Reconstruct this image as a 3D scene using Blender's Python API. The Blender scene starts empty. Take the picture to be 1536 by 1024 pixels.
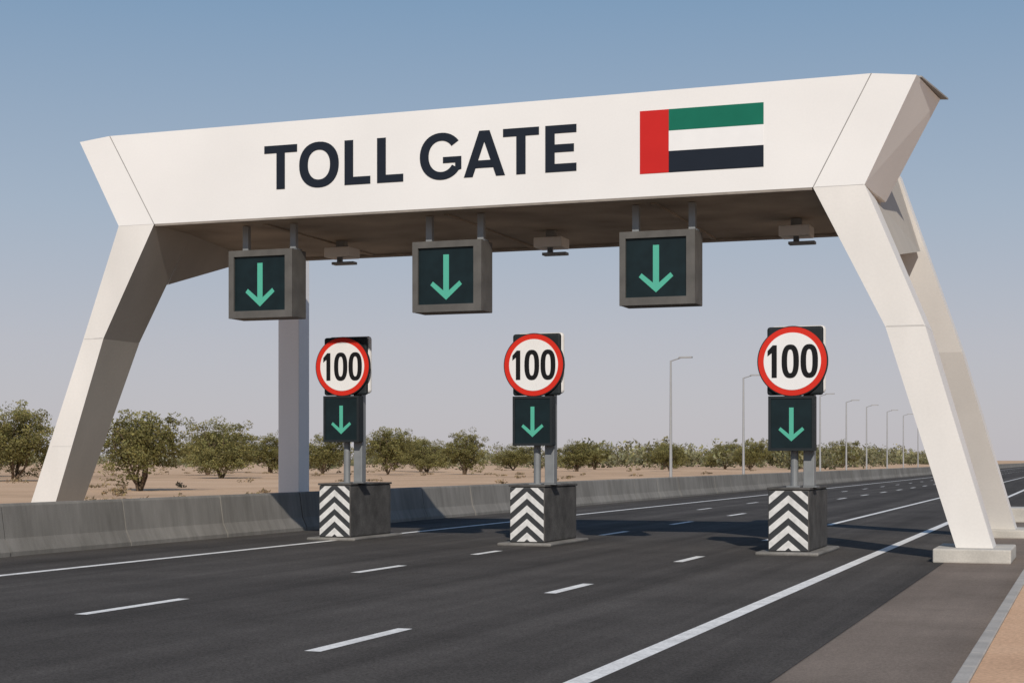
import bpy, math, random
from mathutils import Vector, Matrix, noise as mnoise
random.seed(7)
scene = bpy.context.scene
COL = scene.collection

# ------------------------------------------------------------------ materials
def new_mat(name):
    m = bpy.data.materials.new(name); m.use_nodes = True
    nt = m.node_tree
    return m, nt, nt.nodes["Principled BSDF"]

def mat(name, c, rough=0.6, var=0.12, scale=3.0, fine=0.0, fscale=60.0, bump=0.0, metal=0.0, spec=0.4, emis=0.0, stretch=(1,1,1)):
    m, nt, b = new_mat(name)
    N, L = nt.nodes, nt.links
    tc = N.new('ShaderNodeTexCoord'); mp = N.new('ShaderNodeMapping')
    mp.inputs['Scale'].default_value = stretch
    L.new(tc.outputs['Object'], mp.inputs['Vector'])
    n1 = N.new('ShaderNodeTexNoise'); n1.inputs['Scale'].default_value = scale; n1.inputs['Detail'].default_value = 6
    L.new(mp.outputs[0], n1.inputs['Vector'])
    n2 = N.new('ShaderNodeTexNoise'); n2.inputs['Scale'].default_value = fscale; n2.inputs['Detail'].default_value = 3
    L.new(tc.outputs['Object'], n2.inputs['Vector'])
    r1 = N.new('ShaderNodeMapRange'); r1.inputs[1].default_value = .3; r1.inputs[2].default_value = .7
    r1.inputs[3].default_value = 1 - var; r1.inputs[4].default_value = 1 + var
    L.new(n1.outputs['Fac'], r1.inputs[0])
    r2 = N.new('ShaderNodeMapRange'); r2.inputs[1].default_value = .3; r2.inputs[2].default_value = .7
    r2.inputs[3].default_value = 1 - fine; r2.inputs[4].default_value = 1 + fine
    L.new(n2.outputs['Fac'], r2.inputs[0])
    mu = N.new('ShaderNodeMath'); mu.operation = 'MULTIPLY'
    L.new(r1.outputs[0], mu.inputs[0]); L.new(r2.outputs[0], mu.inputs[1])
    vm = N.new('ShaderNodeVectorMath'); vm.operation = 'SCALE'; vm.inputs[0].default_value = c
    L.new(mu.outputs[0], vm.inputs['Scale']); L.new(vm.outputs[0], b.inputs['Base Color'])
    b.inputs['Roughness'].default_value = rough; b.inputs['Metallic'].default_value = metal
    b.inputs['Specular IOR Level'].default_value = spec
    if bump > 0:
        bp = N.new('ShaderNodeBump'); bp.inputs['Strength'].default_value = bump; bp.inputs['Distance'].default_value = .02
        L.new(n2.outputs['Fac'], bp.inputs['Height']); L.new(bp.outputs[0], b.inputs['Normal'])
    if emis > 0:
        b.inputs['Emission Color'].default_value = (*c, 1); b.inputs['Emission Strength'].default_value = emis
    return m

M_white = mat("white_painted_panel", (.76, .745, .725), .55, .035, .45, .012, 25, spec=.2)
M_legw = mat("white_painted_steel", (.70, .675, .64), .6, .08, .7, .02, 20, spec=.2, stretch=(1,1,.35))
M_side_shade = mat("side_painted_shade", (.43, .395, .345), .7, .10, .7, .03, 20, spec=.15, stretch=(1,1,.35))  # leg white darkened: shade put into the colour of side faces
M_column = mat("column_white", (.86, .85, .84), .6, .04, .7, .02, 20, spec=.2, stretch=(1,1,.35))
M_seam = mat("panel_seam", (.28, .27, .26), .8)
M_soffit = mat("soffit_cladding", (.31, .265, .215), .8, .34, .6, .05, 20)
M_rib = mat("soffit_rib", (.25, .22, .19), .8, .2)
M_navy = mat("letter_navy", (.015, .020, .030), .75, .05, spec=.1)
M_red = mat("flag_red", (.52, .022, .020), .7, .05, 1.5, spec=.1)
M_green = mat("flag_green", (.010, .14, .09), .7, .08, 1.5, spec=.1)
M_fwhite = mat("flag_white", (.77, .76, .75), .6, .02, spec=.2)
M_frame = mat("sign_frame_grey", (.10, .095, .088), .6, .18, 3, .04, spec=.25)
M_framed = mat("sign_casing_dark", (.018, .022, .025), .6, .15, 3, spec=.2)
M_screen = mat("sign_screen", (.006, .015, .018), .4, .2, 4, spec=.25)
M_arrow = mat("led_arrow_green", (.075, .36, .26), .6, .03, emis=.12, spec=.2)
M_metal = mat("galvanised_steel", (.24, .25, .255), .5, .1, 4, metal=.3)
M_metald = mat("steel_dark", (.12, .13, .14), .5, .1, 4, metal=.3)
M_dwhite = mat("sign_white", (.76, .75, .74), .55, .02, spec=.2)
M_dred = mat("sign_red", (.60, .025, .012), .55, .04, spec=.2)
M_dblack = mat("sign_black", (.008, .008, .009), .6, .02, spec=.15)
M_concl = mat("plinth_concrete", (.50, .47, .42), .85, .14, 2, .07, 30, .2, spec=.2)
M_concd = mat("island_concrete", (.088, .084, .080), .85, .36, 2.2, .16, 35, .25, spec=.15)
M_slab = mat("island_slab_concrete", (.20, .19, .175), .85, .25, 2.2, .12, 35, .25, spec=.15)
M_kerb = mat("kerb_concrete", (.42, .39, .35), .85, .15, 2, .08, 40, .2, spec=.2)
M_paint = mat("road_paint", (.78, .76, .72), .75, .14, 3, .16, 30, spec=.15)
M_bark = mat("bark", (.12, .085, .055), .9, .3, 3)
M_lamp = mat("lamp_pole_grey", (.36, .36, .36), .5, .05, metal=.2)

# weathered jersey-barrier concrete: stains run down, dust low down
def barrier_mat():
    m, nt, b = new_mat("barrier_concrete"); N, L = nt.nodes, nt.links
    tc = N.new('ShaderNodeTexCoord')
    mp = N.new('ShaderNodeMapping'); mp.inputs['Scale'].default_value=(1,2.2,.35); L.new(tc.outputs['Object'], mp.inputs[0])
    n1=N.new('ShaderNodeTexNoise'); n1.inputs['Scale'].default_value=1.6; n1.inputs['Detail'].default_value=8; n1.inputs['Roughness'].default_value=.65; L.new(mp.outputs[0],n1.inputs['Vector'])
    n2=N.new('ShaderNodeTexNoise'); n2.inputs['Scale'].default_value=.3; n2.inputs['Detail'].default_value=3; L.new(tc.outputs['Object'],n2.inputs['Vector'])
    n3=N.new('ShaderNodeTexNoise'); n3.inputs['Scale'].default_value=35; n3.inputs['Detail'].default_value=3; L.new(tc.outputs['Object'],n3.inputs['Vector'])
    ad=N.new('ShaderNodeMath'); ad.operation='ADD'; L.new(n1.outputs['Fac'],ad.inputs[0]); L.new(n2.outputs['Fac'],ad.inputs[1])
    r=N.new('ShaderNodeMapRange'); r.inputs[1].default_value=.7; r.inputs[2].default_value=1.3; L.new(ad.outputs[0],r.inputs[0])
    mx=N.new('ShaderNodeMix'); mx.data_type='RGBA'; mx.inputs[6].default_value=(.165,.155,.138,1); mx.inputs[7].default_value=(.30,.283,.257,1)
    L.new(r.outputs[0],mx.inputs[0]); L.new(mx.outputs[2],b.inputs['Base Color'])
    bp=N.new('ShaderNodeBump'); bp.inputs['Strength'].default_value=.3; bp.inputs['Distance'].default_value=.02; L.new(n3.outputs['Fac'],bp.inputs['Height']); L.new(bp.outputs[0],b.inputs['Normal'])
    b.inputs['Roughness'].default_value=.9; b.inputs['Specular IOR Level'].default_value=.12
    return m
M_conc = barrier_mat()

def sand_mat(name, c1, c2, c3, s):
    m, nt, b = new_mat(name); N, L = nt.nodes, nt.links
    tc = N.new('ShaderNodeTexCoord')
    n1 = N.new('ShaderNodeTexNoise'); n1.inputs['Scale'].default_value = s; n1.inputs['Detail'].default_value = 10; n1.inputs['Roughness'].default_value=.65
    n2 = N.new('ShaderNodeTexNoise'); n2.inputs['Scale'].default_value = 25; n2.inputs['Detail'].default_value = 5
    n3 = N.new('ShaderNodeTexNoise'); n3.inputs['Scale'].default_value = s*.12; n3.inputs['Detail'].default_value = 4
    for n in (n1, n2, n3): L.new(tc.outputs['Object'], n.inputs['Vector'])
    cr = N.new('ShaderNodeValToRGB'); e = cr.color_ramp.elements
    e[0].position = .36; e[0].color = (*c3, 1); e[1].position = .64; e[1].color = (*c2, 1)
    k = e.new(.48); k.color = (*c1, 1)
    ad = N.new('ShaderNodeMath'); ad.operation = 'MULTIPLY_ADD'; ad.inputs[1].default_value = .5
    sb = N.new('ShaderNodeMath'); sb.operation='MULTIPLY'; sb.inputs[1].default_value=.5
    L.new(n3.outputs['Fac'], sb.inputs[0]); L.new(n1.outputs['Fac'], ad.inputs[0]); L.new(sb.outputs[0], ad.inputs[2])
    L.new(ad.outputs[0], cr.inputs[0])
    mr = N.new('ShaderNodeMapRange'); mr.inputs[1].default_value=.3; mr.inputs[2].default_value=.7; mr.inputs[3].default_value=.82; mr.inputs[4].default_value=1.15
    L.new(n2.outputs['Fac'], mr.inputs[0])
    vm = N.new('ShaderNodeVectorMath'); vm.operation='SCALE'
    L.new(cr.outputs[0], vm.inputs[0]); L.new(mr.outputs[0], vm.inputs['Scale']); L.new(vm.outputs[0], b.inputs['Base Color'])
    bp = N.new('ShaderNodeBump'); bp.inputs['Strength'].default_value=.4; bp.inputs['Distance'].default_value=.03
    L.new(n2.outputs['Fac'], bp.inputs['Height']); L.new(bp.outputs[0], b.inputs['Normal'])
    b.inputs['Roughness'].default_value=.95; b.inputs['Specular IOR Level'].default_value=.05
    return m
M_sand = sand_mat("desert_sand", (.62,.42,.27), (.72,.51,.34), (.42,.285,.18), .08)
M_walk = sand_mat("sandy_pavement", (.66,.42,.265), (.72,.475,.31), (.56,.35,.22), .6)

def asphalt(name, c, tracks, grain):
    m, nt, b = new_mat(name); N, L = nt.nodes, nt.links
    tc = N.new('ShaderNodeTexCoord')
    mp = N.new('ShaderNodeMapping'); mp.inputs['Scale'].default_value=(1.1,.025,1)
    L.new(tc.outputs['Object'], mp.inputs[0])
    ns = N.new('ShaderNodeTexNoise'); ns.inputs['Scale'].default_value=1.0; ns.inputs['Detail'].default_value=6; ns.inputs['Roughness'].default_value=.6
    L.new(mp.outputs[0], ns.inputs['Vector'])
    nf = N.new('ShaderNodeTexNoise'); nf.inputs['Scale'].default_value=38; nf.inputs['Detail'].default_value=8; nf.inputs['Roughness'].default_value=.85
    nb = N.new('ShaderNodeTexNoise'); nb.inputs['Scale'].default_value=.35; nb.inputs['Detail'].default_value=9; nb.inputs['Roughness'].default_value=.65
    L.new(tc.outputs['Object'], nf.inputs['Vector']); L.new(tc.outputs['Object'], nb.inputs['Vector'])
    def mr(n, lo, hi):
        r = N.new('ShaderNodeMapRange'); r.inputs[1].default_value=.3; r.inputs[2].default_value=.7
        r.inputs[3].default_value=lo; r.inputs[4].default_value=hi; L.new(n.outputs['Fac'], r.inputs[0]); return r
    a, d, e = mr(ns, 1-tracks, 1+tracks), mr(nf, 1-grain, 1+grain*1.15), mr(nb, .80, 1.20)
    m1 = N.new('ShaderNodeMath'); m1.operation='MULTIPLY'; m2 = N.new('ShaderNodeMath'); m2.operation='MULTIPLY'
    L.new(a.outputs[0], m1.inputs[0]); L.new(d.outputs[0], m1.inputs[1]); L.new(m1.outputs[0], m2.inputs[0]); L.new(e.outputs[0], m2.inputs[1])
    vm = N.new('ShaderNodeVectorMath'); vm.operation='SCALE'; vm.inputs[0].default_value=c
    L.new(m2.outputs[0], vm.inputs['Scale']); L.new(vm.outputs[0], b.inputs['Base Color'])
    bp = N.new('ShaderNodeBump'); bp.inputs['Strength'].default_value=.4; bp.inputs['Distance'].default_value=.01
    L.new(nf.outputs['Fac'], bp.inputs['Height']); L.new(bp.outputs[0], b.inputs['Normal'])
    b.inputs['Roughness'].default_value=.95; b.inputs['Specular IOR Level'].default_value=.06
    return m
M_asph = asphalt("asphalt", (.074,.067,.061), .32, .85)
M_shld = asphalt("shoulder_asphalt", (.20,.162,.133), .14, .45)

# chevron board (object space, local x centred, z up)
def chevron():
    m, nt, b = new_mat("chevron_board"); N, L = nt.nodes, nt.links
    tc = N.new('ShaderNodeTexCoord'); sx = N.new('ShaderNodeSeparateXYZ'); L.new(tc.outputs['Object'], sx.inputs[0])
    ab = N.new('ShaderNodeMath'); ab.operation='ABSOLUTE'; L.new(sx.outputs['X'], ab.inputs[0])
    ma = N.new('ShaderNodeMath'); ma.operation='MULTIPLY_ADD'; ma.inputs[1].default_value=.85
    L.new(ab.outputs[0], ma.inputs[0]); L.new(sx.outputs['Z'], ma.inputs[2])
    dv = N.new('ShaderNodeMath'); dv.operation='DIVIDE'; dv.inputs[1].default_value=.285; L.new(ma.outputs[0], dv.inputs[0])
    fr = N.new('ShaderNodeMath'); fr.operation='FRACT'; L.new(dv.outputs[0], fr.inputs[0])
    gt = N.new('ShaderNodeMath'); gt.operation='GREATER_THAN'; gt.inputs[1].default_value=.5; L.new(fr.outputs[0], gt.inputs[0])
    no = N.new('ShaderNodeTexNoise'); no.inputs['Scale'].default_value=7; no.inputs['Detail'].default_value=8; L.new(tc.outputs['Object'], no.inputs['Vector'])
    r = N.new('ShaderNodeMapRange'); r.inputs[1].default_value=.3; r.inputs[2].default_value=.7; r.inputs[3].default_value=.78; r.inputs[4].default_value=1.08
    L.new(no.outputs['Fac'], r.inputs[0])
    mx = N.new('ShaderNodeMix'); mx.data_type='RGBA'; mx.inputs[6].default_value=(.045,.047,.05,1); mx.inputs[7].default_value=(.68,.67,.65,1)
    L.new(gt.outputs[0], mx.inputs[0])
    vm = N.new('ShaderNodeVectorMath'); vm.operation='SCALE'; L.new(mx.outputs[2], vm.inputs[0]); L.new(r.outputs[0], vm.inputs['Scale'])
    L.new(vm.outputs[0], b.inputs['Base Color']); b.inputs['Roughness'].default_value=.7; b.inputs['Specular IOR Level'].default_value=.2
    return m
M_chev = chevron()

def leafmat(name, c):
    m, nt, b = new_mat(name); N, L = nt.nodes, nt.links
    at = N.new('ShaderNodeAttribute'); at.attribute_name = "tint"
    vm = N.new('ShaderNodeVectorMath'); vm.operation='MULTIPLY'; vm.inputs[1].default_value = c
    L.new(at.outputs['Color'], vm.inputs[0]); L.new(vm.outputs[0], b.inputs['Base Color'])
    b.inputs['Roughness'].default_value=.9; b.inputs['Specular IOR Level'].default_value=.08
    tr = N.new('ShaderNodeBsdfTranslucent'); L.new(vm.outputs[0], tr.inputs['Color'])
    mx = N.new('ShaderNodeMixShader'); mx.inputs[0].default_value=.4
    L.new(b.outputs[0], mx.inputs[1]); L.new(tr.outputs[0], mx.inputs[2]); L.new(mx.outputs[0], N['Material Output'].inputs['Surface'])
    return m
M_leaf = leafmat("foliage_olive", (.275,.255,.105))
M_leaf_far = leafmat("foliage_distant_hazed", (.29,.28,.16))  # distance haze painted in as a paler leaf colour
M_scrub = leafmat("dry_scrub", (.34,.26,.16))

# ------------------------------------------------------------------ mesh helpers
def link(o, parent=None):
    COL.objects.link(o)
    if parent: o.parent = parent
    return o
def empty(name, loc=(0,0,0)):
    e = bpy.data.objects.new(name, None); e.location = loc; e.empty_display_size=.3
    return link(e)
def mesh(name, V, F, m, parent=None, bevel=0.0, loc=None, smooth=False):
    me = bpy.data.meshes.new(name); me.from_pydata(V, [], F); me.validate()
    import bmesh
    bm = bmesh.new(); bm.from_mesh(me); bmesh.ops.recalc_face_normals(bm, faces=bm.faces); bm.to_mesh(me); bm.free()
    me.materials.append(m)
    o = bpy.data.objects.new(name, me)
    if loc: o.location = loc
    if bevel>0:
        md = o.modifiers.new('bevel','BEVEL'); md.width=bevel; md.segments=2; md.limit_method='ANGLE'
    return link(o, parent)
def boxVF(x0,x1,y0,y1,z0,z1,V=None,F=None):
    V = [] if V is None else V; F = [] if F is None else F; n=len(V)
    V += [(x0,y0,z0),(x1,y0,z0),(x1,y1,z0),(x0,y1,z0),(x0,y0,z1),(x1,y0,z1),(x1,y1,z1),(x0,y1,z1)]
    F += [tuple(n+i for i in f) for f in ((0,3,2,1),(4,5,6,7),(0,1,5,4),(1,2,6,5),(2,3,7,6),(3,0,4,7))]
    return V,F
def box(name,x0,x1,y0,y1,z0,z1,m,parent=None,bevel=0.0):
    V,F = boxVF(x0,x1,y0,y1,z0,z1); return mesh(name,V,F,m,parent,bevel)
def prism(name, front, back, m, parent=None, bevel=0.0):
    n=len(front); V=list(front)+list(back); F=[tuple(range(n)), tuple(range(2*n-1,n-1,-1))]
    for i in range(n): F.append((i,(i+1)%n,n+(i+1)%n,n+i))
    return mesh(name,V,F,m,parent,bevel)
def shade_side(o):
    """painted shade: darker grey-brown on the faces of this part that look along +X"""
    o.data.materials.append(M_side_shade)
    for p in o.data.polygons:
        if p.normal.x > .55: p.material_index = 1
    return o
def plate(name, polys, yf, yb, m, parent=None, steps=None):
    """flat shapes in the XZ plane extruded from yb to yf"""
    V=[];F=[]
    for k,p in enumerate(polys):
        n=len(V); c=len(p); y=yf-(steps.get(k-len(polys),0) if steps else 0)
        V += [(a,y,b) for a,b in p]+[(a,yb,b) for a,b in p]
        F.append(tuple(range(n,n+c)))
        for i in range(c): F.append((n+i,n+(i+1)%c,n+c+(i+1)%c,n+c+i))
    return mesh(name,V,F,m,parent)
def cylVF(p0,p1,r0,r1,seg,V,F,caps=True):
    p0=Vector(p0);p1=Vector(p1);d=(p1-p0).normalized()
    a=d.orthogonal().normalized();b=d.cross(a);n=len(V)
    for p,r in((p0,r0),(p1,r1)):
        for i in range(seg):
            t=2*math.pi*i/seg; V.append(tuple(p+a*math.cos(t)*r+b*math.sin(t)*r))
    for i in range(seg): F.append((n+i,n+(i+1)%seg,n+seg+(i+1)%seg,n+seg+i))
    if caps: F.append(tuple(range(n+seg-1,n-1,-1))); F.append(tuple(range(n+seg,n+2*seg)))

# ------------------------------------------------------------------ ground and road
def sheet(name,x0,x1,y0,y1,z,m):
    return mesh(name,[(x0,y0,z),(x1,y0,z),(x1,y1,z),(x0,y1,z)],[(0,1,2,3)],m)
sheet("ground",-6000,6000,-300,9000,0.0,M_sand)
sheet("road",-19.3,-2.46,-60,4000,.008,M_asph)
sheet("road_shoulder",-2.455,-1.06,-60,4000,.008,M_shld)
box("sidewalk",-.90,3.2,-60,46,.0,.085,M_walk)
V=[];F=[]; y=-60
while y<46:
    boxVF(-1.03,-.905,y+.006,y+.994,0,.10,V,F); y+=1.0
mesh("kerb",V,F,M_kerb,None,.01)

rm = empty("road_markings")
def strip(name, x, w, segs, z=.0125):
    V=[];F=[]
    for a,b in segs:
        n=len(V); V+=[(x-w/2,a,z),(x+w/2,a,z),(x+w/2,b,z),(x-w/2,b,z)]; F.append((n,n+1,n+2,n+3))
    mesh(name,V,F,M_paint,rm)
strip("left_edge_line",-16.0,.19,[(-60,3500)])
strip("right_edge_line",-3.92,.20,[(-60,3500)])
d2=[(2,4.2),(9,11.3),(16.2,18.5),(23.7,25.6),(29.0,30.4),(33.9,35.3),(37.5,39.8),(44.4,46.9)]+[(y,y+2.6) for y in range(52,600,8)]
strip("lane_line",-11.09,.17,d2)
d3=[(-.5,1.6),(6.6,8.8),(13.8,16.0),(20.9,22.7),(28.1,29.9),(36.2,38.2)]
strip("lane_line_2",-6.90,.17,d3+[(45.5,3500)])
strip("lane_line_3",-13.5,.14,[(y,y+2.2) for y in range(58,500,9)])

# ------------------------------------------------------------------ jersey barriers
def jersey(name, xc, side, ya, yb, zs=1.0):
    prof=[(-.32,0),(-.32,.09),(-.20,.34),(-.115,.94),(-.09,.985),(.09,.985),(.115,.94),(.20,.34),(.32,.09),(.32,0)]
    V=[];F=[];y=ya;k=len(prof)
    while y<yb:
        L=4.05; n=len(V); w=random.uniform(-.012,.012)
        for yy in (y+.018,y+L-.018):
            V += [(xc+a+w,yy,b*zs) for a,b in prof]
        F.append(tuple(range(n,n+k))); F.append(tuple(range(n+2*k-1,n+k-1,-1)))
        for i in range(k-1): F.append((n+i,n+i+1,n+k+i+1,n+k+i))
        y+=L
    mesh(name,V,F,M_conc)
jersey("concrete_barrier",-19.3,1,-31.2,640)
jersey("concrete_barrier",-1.2,1,58,420,.8)
b=box("concrete_block",-2.35,-1.25,49.4,51,0,.42,M_concl,None,.03)

# ------------------------------------------------------------------ toll gate
G = empty("toll_gate",(0,0,0))
YF=30.0; YB=32.2
def q(name, pts, yb, m=M_white, bpts=None, yf=YF):
    bp = bpts or pts
    ybs = yb if isinstance(yb,(list,tuple)) else [yb]*len(pts)
    return prism(name,[(x,yf,z) for x,z in pts],[(x,yy,z) for (x,z),yy in zip(bp,ybs)],m,G)
Zb=6.79
q("beam",[(-18.705,Zb),(-4.835,Zb),(-3.785,8.79),(-19.795,8.72)],YB)
q("wing_left",[(-20.55,8.64),(-19.805,8.72),(-18.715,Zb),(-19.58,Zb)],YB)
q("wing_right",[(-3.775,8.79),(-4.825,Zb),(-3.90,Zb),(-2.98,8.70)],YB,bpts=[(-3.775,8.79),(-4.825,Zb),(-3.78,Zb),(-2.76,8.70)])
def seam(name,a,b,w=.022,y=YF+.012,mm=M_seam):
    dx,dz=b[0]-a[0],b[1]-a[1]; l=math.hypot(dx,dz); nx,nz=-dz/l*w/2,dx/l*w/2
    plate(name,[[(a[0]+nx,a[1]+nz),(b[0]+nx,b[1]+nz),(b[0]-nx,b[1]-nz),(a[0]-nx,a[1]-nz)]],y,y+.01,mm,G)
seam("seam_left",(-19.80,8.72),(-18.71,Zb),.018,YF-.003)
seam("seam_right",(-3.78,8.79),(-4.83,Zb),.018,YF-.003)
M_seamf = mat("fine_seam", (.50, .485, .465), .8)
seam("seam_knee_l",(-20.44,4.40),(-19.98,4.42),.014,YF-.002,M_seamf)
seam("seam_knee_r",(-3.51,4.22),(-2.85,4.22),.014,YF-.002,M_seamf)
seam("seam_er",(-4.80,Zb),(-3.92,Zb),.012,YF-.002,M_seamf)
seam("seam_low_l",(-21.25,2.1),(-20.78,2.1),.010,YF-.002,M_seamf)
# roof plate, set back from the face; laps over the right-hand end
prism("roof_plate",[(-20.4,30.3,8.66),(-19.8,30.3,8.735),(-3.78,30.3,8.805),(-2.92,30.3,8.715),(-2.62,YB+.15,8.715),(-3.78,YB+.15,8.805),(-19.8,YB+.15,8.735),(-20.4,YB+.15,8.66)],
      [(-20.4,30.3,8.69),(-19.8,30.3,8.765),(-3.78,30.3,8.835),(-2.92,30.3,8.745),(-2.62,YB+.15,8.745),(-3.78,YB+.15,8.835),(-19.8,YB+.15,8.765),(-20.4,YB+.15,8.69)],M_seam,G)
box("beam_lip",-18.69,-4.85,30.004,30.12,6.745,6.788,M_rib,G)
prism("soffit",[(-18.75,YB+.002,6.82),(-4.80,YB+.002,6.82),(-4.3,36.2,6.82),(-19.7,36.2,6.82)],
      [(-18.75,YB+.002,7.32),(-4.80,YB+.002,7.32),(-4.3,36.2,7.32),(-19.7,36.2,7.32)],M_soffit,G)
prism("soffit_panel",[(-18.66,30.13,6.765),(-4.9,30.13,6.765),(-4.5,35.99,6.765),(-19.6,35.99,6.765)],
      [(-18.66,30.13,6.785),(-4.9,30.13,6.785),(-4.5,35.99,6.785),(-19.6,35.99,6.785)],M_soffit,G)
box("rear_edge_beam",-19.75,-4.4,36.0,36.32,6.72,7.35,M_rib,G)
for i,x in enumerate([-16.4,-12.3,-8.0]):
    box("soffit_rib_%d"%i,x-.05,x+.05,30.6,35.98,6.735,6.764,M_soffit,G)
# legs: left
shade_side(q("leg_left_upper",[(-19.58,Zb-.004),(-18.71,Zb-.004),(-19.96,4.404),(-20.46,4.404)],[31.5,31.5,31.4,31.4],M_legw))
shade_side(q("leg_left_lower",[(-20.46,4.40),(-19.96,4.40),(-21.47,0),(-22.13,0)],[31.4,31.4,30.95,30.95],M_legw))
shade_side(prism("haunch_left",[(-18.72,31.502,6.783),(-19.62,36.1,6.783),(-19.29,31.502,5.68)],[(-19.57,31.502,6.783),(-20.35,36.1,6.783),(-19.99,31.502,5.68)],M_legw,G))
box("haunch_infill",-20.2,-18.8,32.21,36.1,6.79,7.3,M_legw,G)
box("column",-19.93,-19.33,37.9,38.5,0,7.15,M_column,G,.02)
box("column_bracket",-19.85,-19.42,36.33,37.89,6.75,7.12,M_legw,G)
box("plinth_left",-22.5,-21.1,29.7,31.3,0,.25,M_concl,G,.02)
# legs: right
q("leg_right_upper",[(-4.83,Zb-.004),(-3.90,Zb-.004),(-2.83,4.204),(-3.53,4.204)],[31.5,31.5,31.4,31.4],M_legw)
q("leg_right_lower",[(-3.53,4.20),(-2.83,4.20),(-1.66,.245),(-2.30,.245)],[31.4,31.4,30.95,30.95],M_legw)
shade_side(prism("haunch_right",[(-3.92,31.502,6.783),(-4.02,36.0,8.0),(-3.55,36.55,6.35),(-3.46,31.502,5.68)],
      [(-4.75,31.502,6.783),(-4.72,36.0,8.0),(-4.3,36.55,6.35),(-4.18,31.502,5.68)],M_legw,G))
def loft(name,secs,m):
    V=[];F=[]
    for s in secs: V+=s
    F.append((0,1,2,3)); n=len(secs)
    for k in range(n-1):
        for i in range(4): F.append((4*k+i,4*k+(i+1)%4,4*k+4+(i+1)%4,4*k+4+i))
    F.append(tuple(4*(n-1)+i for i in (3,2,1,0)))
    return mesh(name,V,F,m,G)
def sec(xi,xo,y0,y1,z): return [(xi,y0,z),(xo,y0,z),(xo,y1,z),(xi,y1,z)]
loft("leg_rear_right",[sec(-4.74,-3.98,36.02,36.9,8.02),sec(-3.52,-2.74,37.5,38.4,4.2),sec(-2.40,-1.70,39.6,40.5,.2)],M_legw)
box("plinth_right",-2.66,-1.34,29.5,31.5,0,.25,M_concl,G,.025)
box("plinth_rear_right",-2.75,-1.42,39.2,41,0,.2,M_concl,G,.025)

# --- lettering
def ellipse_ring(cx,cz,rx,rz,tx,tz,a0=0,a1=360,n=40,p=2.0):
    P=[]
    def pt(a,rx,rz):
        c,s=math.cos(a),math.sin(a)
        return (cx+rx*math.copysign(abs(c)**(2/p),c), cz+rz*math.copysign(abs(s)**(2/p),s))
    for i in range(n):
        a=math.radians(a0+(a1-a0)*i/n); b_=math.radians(a0+(a1-a0)*(i+1)/n)
        P.append([pt(a,rx,rz),pt(b_,rx,rz),pt(b_,rx-tx,rz-tz),pt(a,rx-tx,rz-tz)])
    return P
def R(x0,x1,z0,z1): return [(x0,z0),(x1,z0),(x1,z1),(x0,z1)]
def letter(ch,x0,x1,z0,z1,t=.19):
    w=x1-x0;h=z1-z0
    if ch=='T': P=[R(0,w,h-t*.82,h),R(w/2-t/2,w/2+t/2,0,h-t*.82)]
    elif ch=='L': P=[R(0,t,0,h),R(t,w,0,t*.82)]
    elif ch=='E': P=[R(0,t,0,h),R(t,w,0,t*.82),R(t,w,h-t*.82,h),R(t,w*.92,h/2-t*.38,h/2+t*.42)]
    elif ch=='O': P=ellipse_ring(w/2,h/2,w/2,h/2+.015,t*1.02,t*.85,p=2.2)
    elif ch=='A': P=[[(0,0),(.215*w,0),(.5*w,.76*h),(.5*w,h),(.375*w,h)],[(w,0),(.625*w,h),(.5*w,h),(.5*w,.76*h),(.785*w,0)],
                     [(.289*w,.19*h),(.711*w,.19*h),(.652*w,.355*h),(.348*w,.355*h)]]
    elif ch=='G':
        P=ellipse_ring(w*.5,h/2,w*.5,h/2+.015,t*.98,t*.82,38,326,34,p=2.1)
        P+= [[(w-t*.86,.16*h),(w-.035,.20*h),(w-.035,.48*h),(w-t*.86,.48*h)],R(w*.54,w-t*.86,.48*h-t*.62,.48*h)]
    return [[(x0+a,z0+b) for a,b in p] for p in P]
z0,z1=7.36,8.26
for i,(ch,a,b_) in enumerate([('T',-16.09,-15.34),('O',-15.29,-14.40),('L',-14.27,-13.70),('L',-13.55,-12.98),('G',-12.62,-11.70),('A',-11.68,-10.82),('T',-10.86,-10.12),('E',-9.99,-9.36)]):
    plate("letter_%s_%d"%(ch,i),letter(ch,a,b_,z0,z1),YF-.012,YF+.001,M_navy,G,steps={-2:.002,-1:.003} if ch=='G' else None)
# --- flag
plate("flag_red_bar",[R(-8.10,-7.54,7.22,8.41)],YF-.008,YF+.001,M_red,G)
plate("flag_green_bar",[R(-7.538,-5.74,8.005,8.41)],YF-.008,YF+.001,M_green,G)
plate("flag_white_bar",[R(-7.538,-5.74,7.622,8.003)],YF-.008,YF+.001,M_fwhite,G)
plate("flag_black_bar",[R(-7.538,-5.74,7.22,7.62)],YF-.008,YF+.001,M_navy,G)

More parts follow.
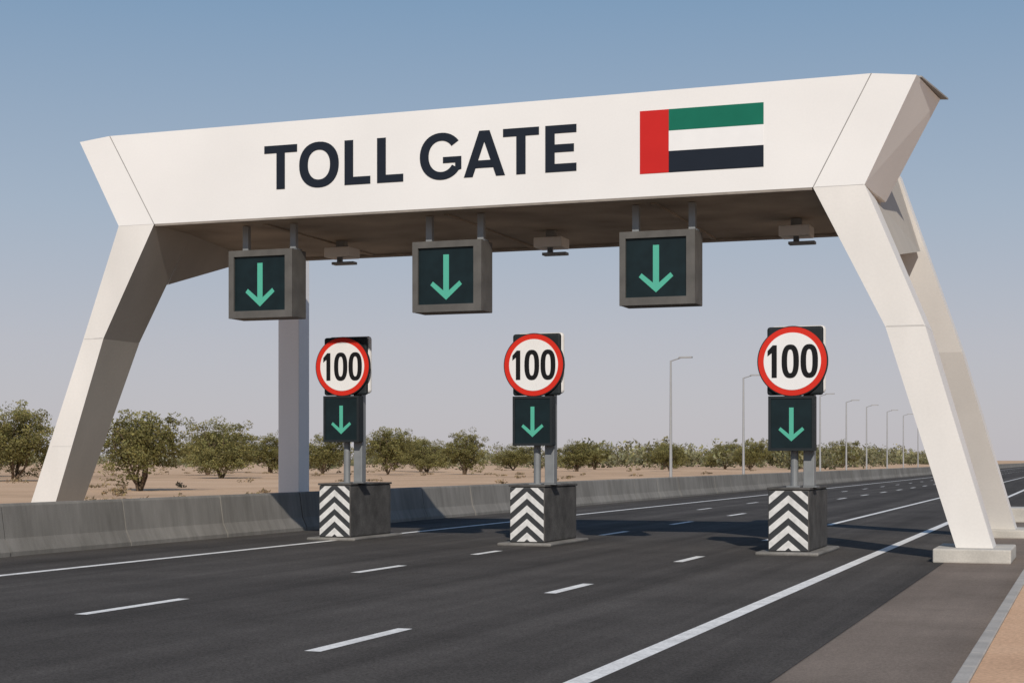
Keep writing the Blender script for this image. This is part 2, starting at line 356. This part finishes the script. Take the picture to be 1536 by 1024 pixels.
# ------------------------------------------------------------------ arrows and signs
def arrow(cx,zt,zb,hw,t):
    ah=hw*.98; s=(ah-.8*t)/(hw-.45*t); q0=zb+t*1.15
    P=[[(cx,q0),(cx+t/2,q0+t/2*s),(cx+t/2,zt),(cx-t/2,zt),(cx-t/2,q0+t/2*s)]]
    L=[(cx,zb),(cx,q0),(cx-hw+t*.45,zb+ah+t*.35),(cx-hw,zb+ah-t*.25)]
    Rr=[(2*cx-a,b) for a,b in L][::-1]
    return P+[L,Rr]
def overhead(x,yf=30.45):
    E=empty("lane_control_sign",(x,yf,4.78))
    w,h,d=.745,1.42,.62
    V=[];F=[]
    boxVF(-w,w,.05,d,0,h,V,F); mesh("casing",V,F,M_frame,E,.015)
    fr=[R(-w,w,0,.15),R(-w,w,h-.13,h),R(-w,-w+.12,.15,h-.13),R(w-.17,w,.15,h-.13)]
    plate("front_frame",fr,-.03,.049,M_frame,E)
    plate("screen",[R(-w+.12,w-.17,.15,h-.13)],.03,.049,M_screen,E)
    plate("led_arrow",arrow(-.03,h-.27,.24,.34,.12),.018,.0295,M_arrow,E)
    for i,xx in enumerate((-.50,.62)):
        box("hanger_%d"%i,xx-.065,xx+.065,.25,.37,h,2.0-.03,M_metal,E)
        box("hanger_plate_%d"%i,xx-.12,xx+.12,.2,.42,h+.001,h+.03,M_metald,E)
    box("rear_box",-.35,.35,d+.001,d+.12,.3,1.1,M_framed,E)
for x in (-16.42,-12.22,-7.88): overhead(x)

def camunit(x,y):
    E=empty("toll_camera",(x,y,6.6))
    box("bracket",-.10,.10,-.1,.1,.0,.16,M_metal,E)
    box("body",-.32,.32,-.28,.28,-.22,.0,M_legw,E,.02)
    box("arm",-.03,.08,-.2,-.12,-.34,-.22,M_metald,E)
    box("reader_bar",-.12,.42,-.30,-.08,-.40,-.34,M_metal,E,.01)
for x,y in ((-16.05,33.6),(-11.05,33.6),(-5.75,33.6)): camunit(x,y)

def digit(ch,x0,x1,z0,z1,t):
    w=x1-x0;h=z1-z0
    if ch=='1': return [[(x0+a*w,z0+b*h) for a,b in ((.42,0),(.80,0),(.80,1),(.50,1),(.12,.83),(.12,.66),(.42,.76))]]
    return ellipse_ring((x0+x1)/2,(z0+z1)/2,w/2,h/2,t,t*.9,n=32,p=2.5)
def disc(r,n=64): return [(r*math.cos(2*math.pi*i/n),r*math.sin(2*math.pi*i/n)) for i in range(n)]
def island(x,y,dz,sx=0.0):
    E=empty("traffic_island",(x,y,0))
    h=1.24; w=.39; d=2.25
    box("base_slab",-.60,.60,-.22,d+.25,0,.07,M_slab,E,.03)
    box("concrete_body",-w,w,0,d,.07,h,M_concd,E,.03)
    mesh("chevron_board",[(-w+.02,-.006,.09),(w-.02,-.006,.09),(w-.02,-.006,h-.02),(-w+.02,-.006,h-.02)],[(0,1,2,3)],M_chev,E)
    box("cap",-w-.02,w+.02,-.02,d+.02,h+.001,h+.045,M_concd,E,.012)
    yo=.22
    for i,(a,b_) in enumerate(((0.0,yo),(.30,yo+.1))):
        box("foot_plate_%d"%i,a-.13+sx,a+.13+sx,b_-.0,b_+.34,h+.046,h+.07,M_metal,E)
    S=empty("speed_limit_sign",(x+sx,y+yo,h+.07))
    V=[];F=[]; cylVF((0,.16,0),(0,.16,2.1+dz),.075,.075,16,V,F); mesh("post_1",V,F,M_metal,S)
    box("post_2",.17,.38,.14,.36,0,2.7+dz,M_metal,S,.012)
    zb=.80+dz; zt=1.84+dz
    box("arrow_box",-.45,.43,-.12,.115,zb,zt,M_framed,S,.015)
    plate("arrow_box_bezel",[R(-.45,.43,zb,zb+.05),R(-.45,.43,zt-.05,zt),R(-.45,-.40,zb+.05,zt-.05),R(.38,.43,zb+.05,zt-.05)],-.145,-.121,M_framed,S)
    plate("arrow_screen",[R(-.40,.38,zb+.05,zt-.05)],-.125,-.1205,M_screen,S)
    plate("led_arrow",arrow(-.01,zt-.22,zb+.18,.245,.085),-.135,-.1255,M_arrow,S)
    D=empty("limit_head",(0.0,0,2.50+dz)); D.parent=S
    box("backing_box",-.50,.57,-.02,.10,-.64,.665,M_framed,D,.05)
    box("housing",-.46,.595,.101,.26,-.60,.69,M_dwhite,D,.07)
    def dplate(nm,r,yf,yb,m): plate(nm,[disc(r)],yf,yb,m,D)
    dplate("disc_rim",.672,-.085,-.021,M_framed)
    dplate("disc_red",.652,-.095,-.086,M_dred)
    dplate("disc_white",.545,-.101,-.096,M_dwhite)
    digs=digit('1',-.50,-.24,-.31,.31,.1)+digit('0',-.20,.13,-.32,.32,.105)+digit('0',.16,.49,-.32,.32,.105)
    plate("digits_100",digs,-.107,-.102,M_dblack,D)
island(-16.09,33.3,.10,.13)
island(-11.23,32.5,.0,.10)
island(-5.44,30.9,-.13,.05)

# ------------------------------------------------------------------ street lamps
def lamp(x,y):
    V=[];F=[]
    H=7.05
    cylVF((0,0,0),(0,0,.6),.13,.13,10,V,F); cylVF((0,0,.6),(0,0,H),.085,.05,10,V,F)
    cylVF((0,0,H-.02),(.5,0,H+.13),.035,.03,8,V,F)
    boxVF(.45,1.15,-.13,.13,H+.12,H+.20,V,F)
    o=mesh("street_lamp",V,F,M_lamp); o.location=(x,y,0)
for y in (84,103,134,149,163,180,196,213,231,250,270,292,315): lamp(-21.0,y)

# ------------------------------------------------------------------ vegetation
def leaf_quads(V,F,T,c,rad,count,size,tint,flat=.8):
    for _ in range(count):
        while True:
            p=Vector((random.uniform(-1,1),random.uniform(-1,1),random.uniform(-1,1)))
            l=p.length
            if .05<l<1: break
        p=p/l*(l**.6)
        q_=c+Vector((p.x*rad,p.y*rad,p.z*rad*flat))
        if q_.z<.12: q_.z=.12+random.random()*.1
        a=Vector((random.gauss(0,1),random.gauss(0,1),random.gauss(0,1))).normalized()
        b_=a.orthogonal().normalized(); b_.rotate(Matrix.Rotation(random.random()*6.28,3,a))
        s=size*random.uniform(.5,1.35); n=len(V)
        e=a.cross(b_)
        V += [tuple(q_-b_*s),tuple(q_+e*s*.42),tuple(q_+b_*s),tuple(q_-e*s*.42)]
        F.append((n,n+1,n+2,n+3))
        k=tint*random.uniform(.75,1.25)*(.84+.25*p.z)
        T.append((k*random.uniform(.92,1.1),k,k*random.uniform(.8,1.15)))
def tree_mesh(name,H,W,clumps,per,size,seed):
    random.seed(seed)
    V=[];F=[];T=[]
    tips=[]
    for i in range(6):
        a=i*6.283/6+random.uniform(-.5,.5); lean=random.uniform(.25,.62)*W/2
        p=Vector((random.uniform(-.15,.15),random.uniform(-.15,.15),-.05)); r=.10*H/6
        for s in range(4):
            nx=Vector((math.cos(a)*lean*(s+1)/4+random.uniform(-.2,.2),math.sin(a)*lean*(s+1)/4+random.uniform(-.2,.2),H*.62*(s+1)/4+random.uniform(-.1,.1)))
            cylVF(p,nx,r,r*.72,6,V,F,False); 
            if s>0:
                for _ in range(2):
                    e=nx+Vector((random.uniform(-1,1)*W*.16,random.uniform(-1,1)*W*.16,random.uniform(.1,.16)*H))
                    cylVF(nx,e,r*.4,r*.15,4,V,F,False); tips.append(e)
            p=nx; r*=.72
    nb=len(F)
    # a few big lobes give the crown its uneven outline
    lobes=[]
    for i in range(11):
        a=i*2.4+random.uniform(-.4,.4); rr=W/2*random.uniform(.25,.66)
        lobes.append((Vector((math.cos(a)*rr,math.sin(a)*rr,H*random.uniform(.24,.60))),W*random.uniform(.17,.25)))
    lobes.append((Vector((random.uniform(-.5,.5),random.uniform(-.5,.5),H*.68)),H*.27))
    for i in range(clumps):
        if i<len(tips): c=tips[i].copy()
        else:
            lc,lr=random.choice(lobes)
            d=Vector((random.gauss(0,1),random.gauss(0,1),random.gauss(0,.9))).normalized()
            c=lc+d*lr*random.uniform(.45,1.0)
            c.z=min(max(c.z,H*.07),H*.95)
        cr=random.uniform(.04,.10)*W
        leaf_quads(V,F,T,c,cr,int(per*random.uniform(.6,1.3)),size,random.choice([.7,.85,1,1.1,1.25]))
    me=bpy.data.meshes.new(name); me.from_pydata(V,[],F)
    me.materials.append(M_bark); me.materials.append(M_leaf)
    at=me.color_attributes.new("tint",'FLOAT_COLOR','CORNER')
    for pi,p in enumerate(me.polygons):
        if pi>=nb:
            p.material_index=1; t=T[pi-nb]
        else: t=(1,1,1)
        for li in p.loop_indices: at.data[li].color=(*t,1)
    return me
meshes=[tree_mesh("ghaf_tree_mesh_%d"%i,6,w,250,75,.095,40+i) for i,w in enumerate((7.6,6.8,7.2,6.4))]
trees=[(-87.0,117.5,7.6,9.6,0),(-52.7,83.1,5.4,6.8,1),(-82,143.9,6.8,8.6,2),(-109,205,6.2,9,3),(-95.5,194,6.0,9,0),
       (-81.3,183.3,6.7,7.4,1),(-92.3,221.9,5.8,8.2,2),(-74.3,191,6.2,6.6,3),(-97,273,5.4,10,0),(-103,128,6.2,9,3),(-100,172,5.8,8.5,1),(-122,215,7,10,2),
       (-78,250,5.4,8,3),(-66,263,5.0,7.5,1),(-84,330,6.5,10,2),(-60,300,6.4,8,0),(-58,345,7.0,9,3),(-116,150,6.8,9,0),(-110,250,6,10,1),(-72,400,7.5,11,0),(-60,420,8,11,2),
       (-100,238,6,9,2),(-90,300,6,10,1),(-70,325,6,9,2)]
W0=(7.6,6.8,7.2,6.4)
for i,(x,y,h,w,k) in enumerate(trees):
    o=bpy.data.objects.new("ghaf_tree",meshes[k]); link(o)
    o.location=(x,y,0); o.rotation_euler=(0,0,i*1.7); s=w/W0[k]; o.scale=(s,s,h/6)

def leafmass(name, blobs, m):
    V=[];F=[];T=[]
    for (x,y,h,w,cl,per,size) in blobs:
        for i in range(cl):
            a=random.random()*6.283; rr=math.sqrt(random.random())*w*.42; t=rr/(w/2)
            c=Vector((x+math.cos(a)*rr,y+math.sin(a)*rr,random.uniform(h*.1,h*(.92-.4*t*t))))
            leaf_quads(V,F,T,c,w*random.uniform(.10,.2),per,size,random.choice([.6,.85,1,1.2,1.4]))
    me=bpy.data.meshes.new(name); me.from_pydata(V,[],F); me.materials.append(m)
    at=me.color_attributes.new("tint",'FLOAT_COLOR','CORNER')
    for pi,p in enumerate(me.polygons):
        for li in p.loop_indices: at.data[li].color=(*T[pi],1)
    return link(bpy.data.objects.new(name,me))
random.seed(3)
bl=[]
for i in range(460):
    y=random.uniform(300,1300); x=-random.uniform(.10*y*.62,.80*y)-25
    bl.append((x,y,random.uniform(4,7.5),random.uniform(8,16),8,24,.50))
for i in range(230):
    y=random.uniform(340,1500); x=-random.uniform(38,90)-y*.03
    bl.append((x,y,random.uniform(4.5,9),random.uniform(6,13),8,24,.50))
leafmass("distant_trees",bl,M_leaf_far)
bl=[]
for i in range(220):
    y=random.uniform(45,300); x=-random.uniform(24+y*.1,60+y*.75)
    bl.append((x,y,random.uniform(.15,.5),random.uniform(.6,2.2),5,14,.10))
leafmass("desert_scrub",bl,M_scrub)

# ------------------------------------------------------------------ light, sky
EL=32
AZ=math.radians(22)
sd=Vector((math.sin(AZ),-math.cos(AZ),0))*math.cos(math.radians(EL)); sd.z=math.sin(math.radians(EL))
sl=bpy.data.lights.new("sun",'SUN'); sl.energy=3.5; sl.angle=math.radians(.6); sl.color=(1,.93,.84)
so=bpy.data.objects.new("sun",sl); link(so); so.rotation_euler=(-sd).to_track_quat('-Z','Y').to_euler(); so.location=(0,-20,40)
w=bpy.data.worlds.new("World"); scene.world=w; w.use_nodes=True
N,L=w.node_tree.nodes,w.node_tree.links
bg=N["Background"]; sk=N.new('ShaderNodeTexSky'); sk.sky_type='NISHITA'; sk.sun_disc=False
sk.sun_elevation=math.radians(EL); sk.sun_rotation=math.radians(180-22)
sk.air_density=1.0; sk.dust_density=1.0; sk.ozone_density=1.5; sk.altitude=0
STR=.085
# desert haze near the horizon, as a function of elevation only
tc=N.new('ShaderNodeTexCoord'); sx=N.new('ShaderNodeSeparateXYZ'); L.new(tc.outputs['Generated'],sx.inputs[0])
cr=N.new('ShaderNodeValToRGB'); e=cr.color_ramp.elements
e[0].position=0; e[0].color=(.535,.51,.545,1)
e[1].position=1; e[1].color=(.07,.14,.29,1)
for p,c in ((.07,(.485,.485,.545)),(.15,(.375,.445,.545)),(.27,(.215,.335,.49)),(.5,(.11,.20,.36))):
    k=e.new(p); k.color=(*c,1)
L.new(sx.outputs['Z'],cr.inputs[0])
sc=N.new('ShaderNodeVectorMath'); sc.operation='SCALE'; sc.inputs['Scale'].default_value=1/STR
L.new(cr.outputs[0],sc.inputs[0])
mx=N.new('ShaderNodeMix'); mx.data_type='RGBA'; mx.inputs[0].default_value=.88
L.new(sk.outputs[0],mx.inputs[6]); L.new(sc.outputs[0],mx.inputs[7]); L.new(mx.outputs[2],bg.inputs[0]); bg.inputs[1].default_value=STR

# ------------------------------------------------------------------ camera
cd=bpy.data.cameras.new("camera"); cam=bpy.data.objects.new("camera",cd); link(cam)
cam.location=(0,0,1.8); cam.rotation_euler=(math.radians(90),0,math.radians(19.59))
cd.sensor_width=36; cd.lens=57.42; cd.shift_y=178/1536; cd.clip_end=20000; cd.clip_start=.1
scene.camera=cam
scene.view_settings.view_transform='Standard'; scene.view_settings.look='None'; scene.view_settings.exposure=0
